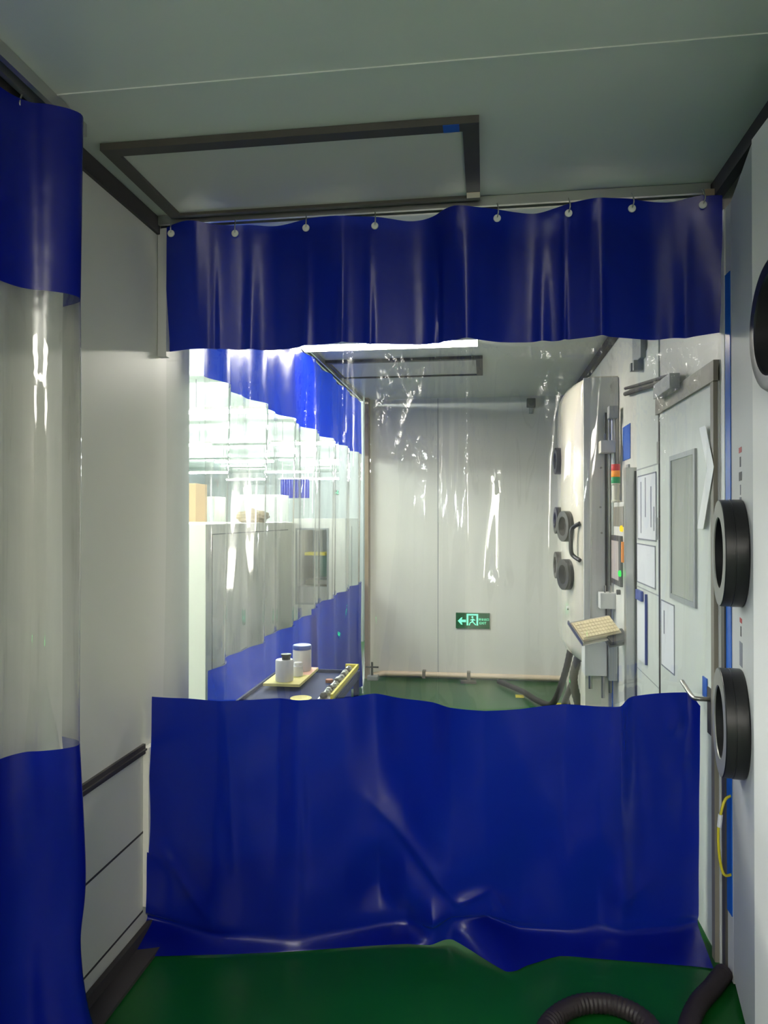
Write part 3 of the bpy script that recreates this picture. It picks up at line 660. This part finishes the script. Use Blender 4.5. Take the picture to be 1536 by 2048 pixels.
# column of the lifting gear in front of the end panel
cx_ = .675; cy_ = 4.30
lg = thing('lift_column', 'steel rail column with clamp blocks in front of the far glovebox', 'lift column', (cx_, cy_, .45))
obj('backplate', B(.615, .70, 4.36, 4.385, .62, 1.90), M['lgrey'], lg)
bm = bmesh.new(); box(bm, .607, .617, 4.35, 4.37, .8, 1.93); obj('rail', bm, M['alu'], lg)
bm = bmesh.new(); box(bm, .692, .702, 4.35, 4.37, .55, 2.10); obj('rail', bm, M['dark'], lg)
bm = bmesh.new(); cyl(bm, (.735, 4.33, .62), (.735, 4.33, 2.06), .014, 12); obj('pipe', bm, M['alu'], lg, True)
bm = bmesh.new(); cyl(bm, (.715, 4.34, .62), (.715, 4.34, 2.10), .008, 10); obj('pipe', bm, M['steel'], lg, True)
obj('clamp_block', B(.655, .735, 4.26, 4.35, 1.86, 1.93, bev=.003), M['offwhite'], lg)
obj('clamp_block', B(.650, .735, 4.26, 4.35, .97, 1.06, bev=.003), M['lgrey'], lg)
obj('end_bracket', B(.705, .755, 4.28, 4.36, 2.06, 2.13, bev=.003), M['grey'], lg)
for z in (1.95, 1.08):
    for dx in (-.01, .02):
        bm = bmesh.new(); cyl(bm, (.69+dx, 4.29, z-.02), (.69+dx, 4.29, z+.02), .006, 8); obj('bolt', bm, M['steel'], lg)
for x, z in ((.67, 1.78), (.665, 1.55), (.672, 1.40)):
    bm = bmesh.new(); cyl(bm, (x, 4.358, z), (x, 4.347, z), .006, 8); obj('screw', bm, M['steel'], lg)
# drive box under it
dbx = thing('drive_box', 'grey drive box with hanging fittings below the keyboard tray', 'box', (.66, 4.25, .45))
obj('body', B(.555, .675, 4.20, 4.34, .60, .80, bev=.004), M['lgrey'], dbx); obj('body', B(.683, .73, 4.18, 4.30, .58, .80, bev=.003), M['grey'], dbx)
for x, z0 in ((.59, .52), (.66, .47), (.70, .50)):
    bm = bmesh.new(); cyl(bm, (x, 4.24, z0), (x, 4.24, .60), .010, 10); obj('fitting', bm, M['steel'], dbx)
obj('mounting_plate', B(.57, .70, 4.30, 4.34, .12, .60), M['offwhite'], dbx)
# keyboard and tray
kt = thing('keyboard_tray', 'tilted metal keyboard tray on an arm beside the far glovebox', 'tray', (.62, 4.0, .80))
def placed(o, rx, rz, loc, ry=0):
    o.data.transform(Matrix.Translation(loc) @ Matrix.Rotation(rz, 4, 'Z') @ Matrix.Rotation(ry, 4, 'Y') @ Matrix.Rotation(rx, 4, 'X')); return o
kl = Vector((.590, 4.0, .905)); kx, kz, ky = math.radians(36), math.radians(22), math.radians(-8)
bm = bmesh.new(); box(bm, -.125, .125, -.085, .085, -.028, -.022, bev=.001); box(bm, -.125, -.120, -.085, .085, -.022, -.004); box(bm, .02, .15, -.12, -.02, -.045, -.040)
o = placed(obj('pan', bm, M['alu']), kx, kz, kl, ky); o.parent = kt; o.data.transform(Matrix.Translation(-kt.location))
bm = bmesh.new(); box(bm, .03, .14, -.11, -.03, -.0398, -.012, bev=.008); o = placed(obj('mouse_rest', bm, M['dark']), kx, kz, kl, ky); o.parent = kt; o.data.transform(Matrix.Translation(-kt.location))
obj('arm', T_([(.62, 4.03, .84), (.66, 4.15, .84), (.69, 4.30, .84)], .012, 8, 4), M['steel'], kt, True)
kb = thing('keyboard', 'beige computer keyboard lying on the tilted tray', 'keyboard', kl)
bm = bmesh.new(); box(bm, -.115, .115, -.065, .065, -.021, -.004, bev=.003)
o = placed(obj('case', bm, M['keyb']), kx, kz, kl, ky); o.parent = kb; o.data.transform(Matrix.Translation(-kb.location))
for r in range(5):
    for c_ in range(12):
        bm = bmesh.new(); x0 = -.108+c_*.018; y0 = -.056+r*.0225; box(bm, x0+.001, x0+.017, y0+.001, y0+.020, -.0039, .003)
        o = placed(obj('key', bm, M['keys']), kx, kz, kl, ky); o.parent = kb; o.data.transform(Matrix.Translation(-kb.location))

# hoses
h = obj('hose', T_([(.60, 4.75, .64), (.56, 4.78, .45), (.60, 4.8, .25), (.57, 4.78, .12), (.44, 4.6, .035), (.40, 4.38, .03), (.50, 4.15, .03), (.66, 4.05, .03)], .026, 12, 14, ribs=1), M['hose'], None, True)
tag(h, 'thick grey hose curling from the far glovebox down onto the green floor', 'hose')
h = obj('hose', T_([(.60, 5.2, .62), (.56, 5.25, .4), (.50, 5.5, .12), (.42, 5.8, .05), (.3, 6.2, .035), (.12, 6.55, .03)], .022, 12, 14, ribs=1), M['darkhose'], None, True)
tag(h, 'dark hose running along the floor to the foot of the far wall', 'hose')
h = obj('hose', T_([(.63, 5.0, .62), (.60, 5.05, .42), (.55, 5.2, .2), (.60, 5.6, .06), (.66, 6.0, .03)], .020, 12, 12, ribs=1), M['hose'], None, True)
tag(h, 'thinner grey hose dropping behind the curled one under the far glovebox', 'hose')
P = [atz(u, v, .03) for u, v in ((1448, 1945), (1425, 1975), (1395, 2010), (1375, 2060), (1365, 2130), (1340, 2150), (1300, 2052), (1235, 2012), (1165, 2008), (1110, 2035), (1085, 2080), (1080, 2180))]
h = obj('vacuum_hose', T_(P, .026, 14, 14, ribs=1), M['darkhose'], None, True)
tag(h, 'dark vacuum hose looping over the green floor in the foreground', 'hose')

# ================================================================ FAR WALL THINGS
sg = thing('exit_sign', 'lit green emergency exit sign with arrow on the far wall', 'sign', (-.113, YF, .54), 'green exit signs')
yS = YF-.002
def exit_sign(par, cx, yy, cz, W, Hs, sgn=-1, glow='signglow', glow2='signglow'):
    obj('housing', B(cx-W/2, cx+W/2, min(yy, yy+sgn*.02), max(yy, yy+sgn*.02), cz-Hs/2, cz+Hs/2, bev=.002), M['signdark'], par)
    f = yy+sgn*.0205; g_ = f+sgn*.0015
    def plate(nm, pts, m):
        bm = bmesh.new(); a_ = [bm.verts.new((cx+x*W, f, cz+z*Hs)) for x, z in pts]; b_ = [bm.verts.new((cx+x*W, g_, cz+z*Hs)) for x, z in pts]
        n_ = len(pts); bm.faces.new(a_); bm.faces.new(list(reversed(b_)))
        for k in range(n_): bm.faces.new((a_[k], b_[k], b_[(k+1) % n_], a_[(k+1) % n_]))
        return obj(nm, bm, m, par)
    plate('arrow', [(-.44, -.02), (-.34, .20), (-.30, .20), (-.33, .06), (-.2, .06), (-.2, -.10), (-.33, -.10), (-.30, -.26), (-.34, -.26)], M[glow])
    bm = bmesh.new()
    for x0, x1, z0, z1 in ((-.18, -.13, -.30, .44), (.11, .16, -.30, .44), (-.13, .11, .34, .44)): box(bm, cx+x0*W, cx+x1*W, min(f, g_), max(f, g_), cz+z0*Hs, cz+z1*Hs)
    obj('door_symbol', bm, M[glow], par)
    bm = bmesh.new()  # running figure
    def limb(a_, b_, t_):
        a_ = Vector((a_[0]*W, a_[1]*Hs)); b_ = Vector((b_[0]*W, b_[1]*Hs)); d2_ = (b_-a_).normalized(); n2 = Vector((-d2_.y, d2_.x))*t_*W
        q = [a_+n2, b_+n2, b_-n2, a_-n2]; v0 = [bm.verts.new((cx+p_.x, f, cz+p_.y)) for p_ in q]; v1 = [bm.verts.new((cx+p_.x, g_, cz+p_.y)) for p_ in q]
        bm.faces.new(v0); bm.faces.new(list(reversed(v1)))
        for k in range(4): bm.faces.new((v0[k], v1[k], v1[(k+1) % 4], v0[(k+1) % 4]))
    limb((.01, .13), (-.01, -.06), .026); limb((-.01, -.06), (-.08, -.14), .015); limb((-.08, -.14), (-.10, -.30), .014); limb((-.01, -.06), (.05, -.18), .015); limb((.05, -.18), (.09, -.28), .014)
    limb((.01, .11), (-.07, .04), .012); limb((.01, .11), (.07, .02), .012); lathe(bm, (cx-.01*W, f, cz+.23*Hs), (0, sgn, 0), [(.028*W, 0), (.028*W, .0015)], 14)
    obj('running_figure', bm, M[glow], par)
    for body, sz, x_, z_ in (('安全出口', .062, .175, .03), ('EXIT', .045, .20, -.22)):
        cu = bpy.data.curves.new('t', 'FONT'); cu.body = body; cu.size = sz*W/.31; cu.shear = .0; cu.extrude = .0006
        to = bpy.data.objects.new('t', cu); COL.objects.link(to); dg = bpy.context.evaluated_depsgraph_get(); me = bpy.data.meshes.new_from_object(to.evaluated_get(dg))
        xs = [v.co.x for v in me.vertices] or [0, 1]; wd = max(xs)-min(xs) or 1
        k_ = ((.30 if body != 'EXIT' else .20)*W)/wd
        me.transform(Matrix.Scale(k_, 4) @ Matrix.Translation((-min(xs), 0, 0)))
        R_ = Matrix.Rotation(PI/2, 4, 'X') if sgn < 0 else Matrix.Rotation(PI, 4, 'Z') @ Matrix.Rotation(PI/2, 4, 'X')
        me.transform(Matrix.Translation((cx+(x_*W if sgn < 0 else -x_*W), f+sgn*.0006, cz+z_*Hs)) @ R_); me.transform(Matrix.Translation(-Vector(par.location)))
        bpy.data.objects.remove(to); link('lettering', me, M[glow2], par)
exit_sign(sg, -.113, yS, .54, .31, .142)
def backsign(x, label):
    sb = thing('exit_sign', label, 'sign', (x, -3.6, .38), 'green exit signs'); exit_sign(sb, x, -3.598, .38, .30, .12, 1, 'greenlit', 'greenlit')
backsign(.42, 'green exit sign low on the wall behind the viewer')
t = thing('security_camera', 'small black camera high on the far wall', 'camera', (.415, YF, 2.53))
obj('housing', B(.375, .455, YF-.09, YF-.02, 2.49, 2.57, bev=.012), M['black'], t)
bm = bmesh.new(); lathe(bm, (.415, YF-.09, 2.53), (0, -1, 0), [(.025, 0), (.025, .01), (.018, .012)], 20); obj('lens', bm, M['blackmatte'], t)
obj('mount', B(.40, .43, YF-.03, YF-.001, 2.44, 2.52), M['grey'], t)
t = thing('floor_pipe', 'beige pipe clipped along the foot of the far wall', 'pipe', (-.4, YF-.04, .03))
bm = bmesh.new(); cyl(bm, (-.93, YF-.045, .04), (.70, YF-.045, .04), .024, 14); obj('pipe', bm, M['pipe'], t, True)
bm = bmesh.new(); cyl(bm, (-.93, YF-.045, .04), (-1.03, YF-.10, .03), .026, 14); obj('elbow', bm, M['pipe'], t, True)
for x in (-.56, -.15): obj('clip', B(x-.015, x+.015, YF-.075, YF-.002, .008, .075), M['frame'], t)
o = obj('floor_bracket', B(-.22, -.08, 6.55, 6.62, 0, .02, bev=.003), M['hose']); tag(o, 'small dark bracket on the floor below the exit sign', 'bracket')
t = thing('utility_faucet', 'dark valve cross and fittings in the far left corner of the floor', 'valve', (-1.0, 6.6, 0))
bm = bmesh.new(); cyl(bm, (-1.03, 6.6, 0), (-1.03, 6.6, .16), .010, 8); obj('stem', bm, M['dark'], t)
bm = bmesh.new(); cyl(bm, (-1.09, 6.6, .115), (-.97, 6.6, .115), .008, 8); obj('cross_handle', bm, M['dark'], t)
obj('base', B(-1.07, -.97, 6.55, 6.64, 0, .04, bev=.01), M['grey'], t)
# yellow floor tape marks
for i, (x, y, wx, wy, rz, lab) in enumerate(((.285, 6.15, .07, .10, 0, 'small yellow tape patch'), (.35, 5.30, .22, .03, 0, 'short yellow tape line'), (.29, 5.42, .06, .12, 0, 'yellow tape stub'), (.62, 5.95, .22, .05, .1, 'yellow tape strip'), (.55, 4.92, .22, .05, -.1, 'ragged yellow tape strip'))):
    bm = bmesh.new(); box(bm, -wx/2, wx/2, -wy/2, wy/2, 0, .0015); o = obj('floor_tape', bm, M['yellow']); o.location = (x, y, .0005); o.rotation_euler = (0, 0, rz)
    tag(o, lab+(' near the far wall', ' in the middle of the green floor', ' joining the tape line on the floor', ' under the dark hoses at the back', ' inside the loop of the grey hose')[i], 'tape', 'yellow floor tape marks')

# ================================================================ CART WITH JARS
ct = thing('cart', 'dark blue cart with a glossy top just behind the curtain', 'cart', (-.80, 3.15, 0))
obj('top', B(-1.0, -.60, 2.82, 3.47, .715, .735, bev=.004), M['navy'], ct)
bm = bmesh.new()
for a_ in ((-1.0, -.99, 2.82, 3.47), (-.61, -.60, 2.82, 3.47), (-.99, -.61, 2.82, 2.83), (-.99, -.61, 3.46, 3.47)): box(bm, *a_, .735, .75)
obj('rim', bm, M['navy'], ct)
for x in (-.985, -.615):
    for y in (2.84, 3.45): obj('leg', B(x-.012, x+.012, y-.012, y+.012, .0, .715), M['navy'], ct)
obj('shelf', B(-.99, -.61, 2.83, 3.46, .25, .265), M['navy'], ct)
bd = thing('board', 'yellowish printed board carrying the white jars on the blue cart', 'board', (-.87, 3.27, .75))
z = .7515
obj('panel', B(-.965, -.80, 3.08, 3.44, z, z+.012, bev=.001), M['board'], bd); o = obj('printed_patch', B(-.90, -.802, 3.27, 3.438, z+.0122, z+.0128), M['boardpink'], bd); o['label'] = 'pinkish printed area'
zt = z+.013
t = thing('jar', 'short white plastic jar with a black cap stack, front left on the board', 'jar', (-.895, 3.13, zt), 'white jars on the board')
c_ = (-.885, 3.14, zt)
obj('body', L_(c_, (0, 0, 1), [(.038, 0), (.040, .004), (.040, .088), (.037, .094)], seg=32), M['jar'], t, True)
obj('cap', L_((c_[0]+.008, c_[1], zt+.0945), (0, 0, 1), [(.019, 0), (.019, .014), (.023, .016), (.023, .024)], seg=24), M['blacklid'], t, True)
t = thing('jar', 'small plain white jar behind the capped one', 'jar', (-.845, 3.25, zt), 'white jars on the board')
obj('body', L_((-.85, 3.245, zt), (0, 0, 1), [(.022, 0), (.023, .003), (.023, .045), (.020, .048), (.020, .060), (.018, .062)], seg=28), M['jar'], t, True)
t = thing('jar', 'tall white jar with a blue screw lid at the back of the board', 'jar', (-.88, 3.38, zt), 'white jars on the board')
obj('body', L_((-.862, 3.365, zt), (0, 0, 1), [(.042, 0), (.044, .004), (.044, .095), (.040, .10)], seg=32), M['jar'], t, True)
obj('lid', L_((-.862, 3.365, zt+.1005), (0, 0, 1), [(.045, 0), (.045, .016), (.042, .020)], seg=32), M['bluelid'], t, True)
o = obj('bottle_cap', L_((-.707, 3.26, .7355), (0, 0, 1), [(.018, 0), (.018, .012), (.016, .014)], seg=24), M['orange'], None, True); tag(o, 'brown round cap lying on the blue cart top', 'cap')
o = obj('dish', L_((-.755, 2.93, .7355), (0, 0, 1), [(.030, 0), (.045, .008), (.043, .009), (.028, .003)], seg=32), M['board'], None, True); tag(o, 'shallow pale dish at the front of the blue cart', 'dish')
rk = thing('tool_rack', 'long yellow trimmed rack of metal bits on the right of the cart', 'rack', (-.64, 3.15, .75))
obj('tray', B(-.665, -.605, 2.84, 3.44, .7515, .765, bev=.001), M['steel'], rk)
bm = bmesh.new(); box(bm, -.612, -.602, 2.84, 3.44, .765, .785); box(bm, -.665, -.602, 3.43, 3.445, .765, .785); obj('edge_strip', bm, M['yellow'], rk)
for i in range(14):
    y = 2.87+i*.040+random.uniform(-.005, .005); bm = bmesh.new(); lathe(bm, (-.640+random.uniform(-.006, .006), y, .7655), (random.uniform(-.2, .2), random.uniform(-.2, .2), 1), [(.015, 0), (.016, .010), (.008, .020)], 10)
    obj('metal_bit', bm, M['alu'] if i % 3 else M['dark'], rk, True)

# ================================================================ WORKSHOP BEYOND
wm = thing('machine_enclosure', 'long white machine cabinet behind the far left curtain', 'machine', (-2.5, 5.8, 0), 'white machines in the workshop')
obj('body', B(-3.2, -1.87, 4.69, 6.98, 0, 1.445, bev=.006), M['offwhite'], wm)
bm = bmesh.new(); box(bm, -1.869, -1.866, 4.80, 6.75, 1.37, 1.376); box(bm, -1.869, -1.866, 4.80, 4.806, .1, 1.37); obj('door_seam', bm, M['dark'], wm)
wb = thing('machine_enclosure', 'white machine with a framed window, beyond the long cabinet', 'machine', (-1.6, 7.3, 0), 'white machines in the workshop')
bm = bmesh.new()
x0, x1, y0, y1, Z = -1.89, -1.36, 7.0, 7.8, 1.48
wx0, wx1, wz0, wz1 = -1.86, -1.525, .63, 1.385
box(bm, x0, x1, y0, y0+.03, wz1, Z); box(bm, x0, x1, y0, y0+.03, 0, wz0); box(bm, x0, wx0, y0, y0+.03, wz0, wz1); box(bm, wx1, x1, y0, y0+.03, wz0, wz1)
box(bm, x1-.03, x1, y0+.03, y1, 0, Z); box(bm, x0, x0+.02, y0+.03, y1, 0, Z); box(bm, x0+.02, x1-.03, y1-.03, y1, 0, Z); box(bm, x0+.02, x1-.03, y0+.03, y1-.03, Z-.03, Z)
obj('body', bm, M['white'], wb)
bm = bmesh.new(); f_ = .018
box(bm, wx0, wx1, y0-.008, y0+.01, wz1-f_, wz1); box(bm, wx0, wx1, y0-.008, y0+.01, wz0, wz0+f_); box(bm, wx1-f_, wx1, y0-.008, y0+.01, wz0+f_, wz1-f_); box(bm, wx0, wx0+f_, y0-.008, y0+.01, wz0+f_, wz1-f_)
obj('window_frame', bm, M['grey'], wb)
obj('interior_shelf', B(wx0, x1-.04, y0+.1, y1-.04, .60, .80), M['lgrey'], wb); obj('green_filler_block', B(wx0+.12, wx1-.02, y0+.3, y0+.5, .88, 1.10), M['green'], wb)  # green block is made up for the green showing in the window
obj('yellow_filler_strip', B(wx0+.02, wx1-.10, y0+.28, y0+.5, 1.10, 1.13), M['yellow'], wb); obj('interior_back', B(wx0, x1-.04, y1-.08, y1-.04, .80, 1.4), M['winglass'], wb)  # yellow strip is made up for the yellow showing in the window
obj('added_fill_strip', B(wx0+.05, wx1, y0+.06, y0+.10, Z-.06, Z-.035), lamp_mat('added_fill_glow', (.95, 1, 1, 1), 12), wb)  # unseen glowing strip added to brighten the inside behind the window
obj('interior_tray', B(wx0+.08, wx1-.03, y0+.08, y0+.28, .82, .87), M['steel'], wb)
obj('side_seam', B(x1, x1+.003, 7.35, 7.36, .1, 1.4), M['grey'], wb)
# tan bag on the cabinet
bm = bmesh.new(); bmesh.ops.create_icosphere(bm, subdivisions=4, radius=1)
for v in bm.verts:
    p_ = v.co; k_ = 1+.10*math.sin(p_.x*7+p_.z*3)+.07*math.sin(p_.y*11+p_.x*5)+.05*math.sin(p_.z*13+p_.y*6)
    v.co = Vector((p_.x*.13*k_, p_.y*.13*k_, max(-.045, p_.z*.068*k_*(1+.15*p_.y))))
for v in bm.verts: v.co += Vector((-1.99, 6.05, 1.4915))
o = obj('cloth_bag', bm, M['bag'], None, True); tag(o, 'crumpled tan cloth bag on top of the long white cabinet', 'bag')
# hall furniture
def hallbox(nm, x0, x1, y0, y1, z0, z1, m, label, cat, extra=None):
    t = thing(nm, label, cat, ((x0+x1)/2, (y0+y1)/2, z0))
    obj('body', B(x0, x1, y0, y1, z0, z1, bev=.004), m, t)
    if extra: extra(t, x0, x1, y0, y1, z0, z1)
    return t
def dooredge(t, x0, x1, y0, y1, z0, z1):
    xm = (x0+x1)/2; obj('door', B(x0+.02, xm-.005, y0-.012, y0-.001, z0+.05, z1-.04), M['lgrey'], t); obj('door', B(xm+.005, x1-.02, y0-.012, y0-.001, z0+.05, z1-.04), M['lgrey'], t)
hallbox('storage_cabinet', -6.2, -5.2, 13.5, 14.1, 0, 1.9, M['offwhite'], 'tall pale cabinet deep in the workshop left of the tan bag', 'cabinet', dooredge)
hallbox('storage_cabinet', -3.9, -3.2, 11.0, 11.6, 0, 1.85, M['white'], 'white cabinet deep in the workshop right of the tan bag', 'cabinet', dooredge)
hallbox('cardboard_box', -4.2, -3.85, 9.3, 9.7, 1.33, 1.95, M['card'], 'brown carton stack at the left end of the workshop view', 'box', lambda t, *a: obj('tape', B(a[0]+.15, a[0]+.2, a[2]-.002, a[2]-.0005, a[4], a[5]), M['paper'], t))
wt = thing('workbench', 'white workbench deep in the workshop beyond the long cabinet', 'table', (-4.2, 9.6, 0))
obj('top', B(-5.2, -3.4, 9.1, 10.0, 1.28, 1.33), M['white'], wt)
for x in (-5.15, -3.45):
    for y in (9.15, 9.95): obj('leg', B(x-.02, x+.02, y-.02, y+.02, 0, 1.28), M['grey'], wt)
t = thing('vinyl_curtain', 'distant vinyl curtain with a blue top band at the back of the workshop', 'curtain', (-4.95, 18.6, 0))
hr = lambda z: [Vector((-5.35+k*.02, 18.6+.03*math.sin(k*.9), z)) for k in range(40)]
obj('upper_blue_band', sheet([hr(2.5), hr(2.0)], 80, 4), M['pvcblue'], t, 2); obj('clear_sheet', sheet([hr(2.0), hr(.9)], 80, 6), M['pvcfar'], t, 2); obj('lower_blue_band', sheet([hr(.9), hr(.01)], 80, 6), M['pvcblue'], t, 2)
tr_ = thing('curtain_rail', 'distant rail holding the blue banded curtain in the workshop', 'curtain rail', (-4.95, 18.6, 2.52))
obj('track', B(-5.4, -4.5, 18.57, 18.63, 2.5, 2.53), M['alu'], tr_)
for x in (-5.3, -4.6): obj('hanger', B(x-.01, x+.01, 18.59, 18.61, 2.53, 2.95), M['alu'], tr_)
hallbox('storage_cabinet', -3.8, -2.9, 19.0, 19.5, 0, 1.7, M['grey'], 'grey cabinet right of the blue banded curtain at the workshop back', 'cabinet', dooredge)
struct(obj('trim_7', B(-1.75, -1.45, 8.6, 8.9, 0, 2.95), M['hallwall']), 'white column in the workshop')
t = thing('exit_sign', 'tiny green exit sign far away on the workshop back wall', 'sign', (-4.64, 22.9, 2.29), 'green exit signs')
exit_sign(t, -4.64, 22.898, 2.29, .36, .16)
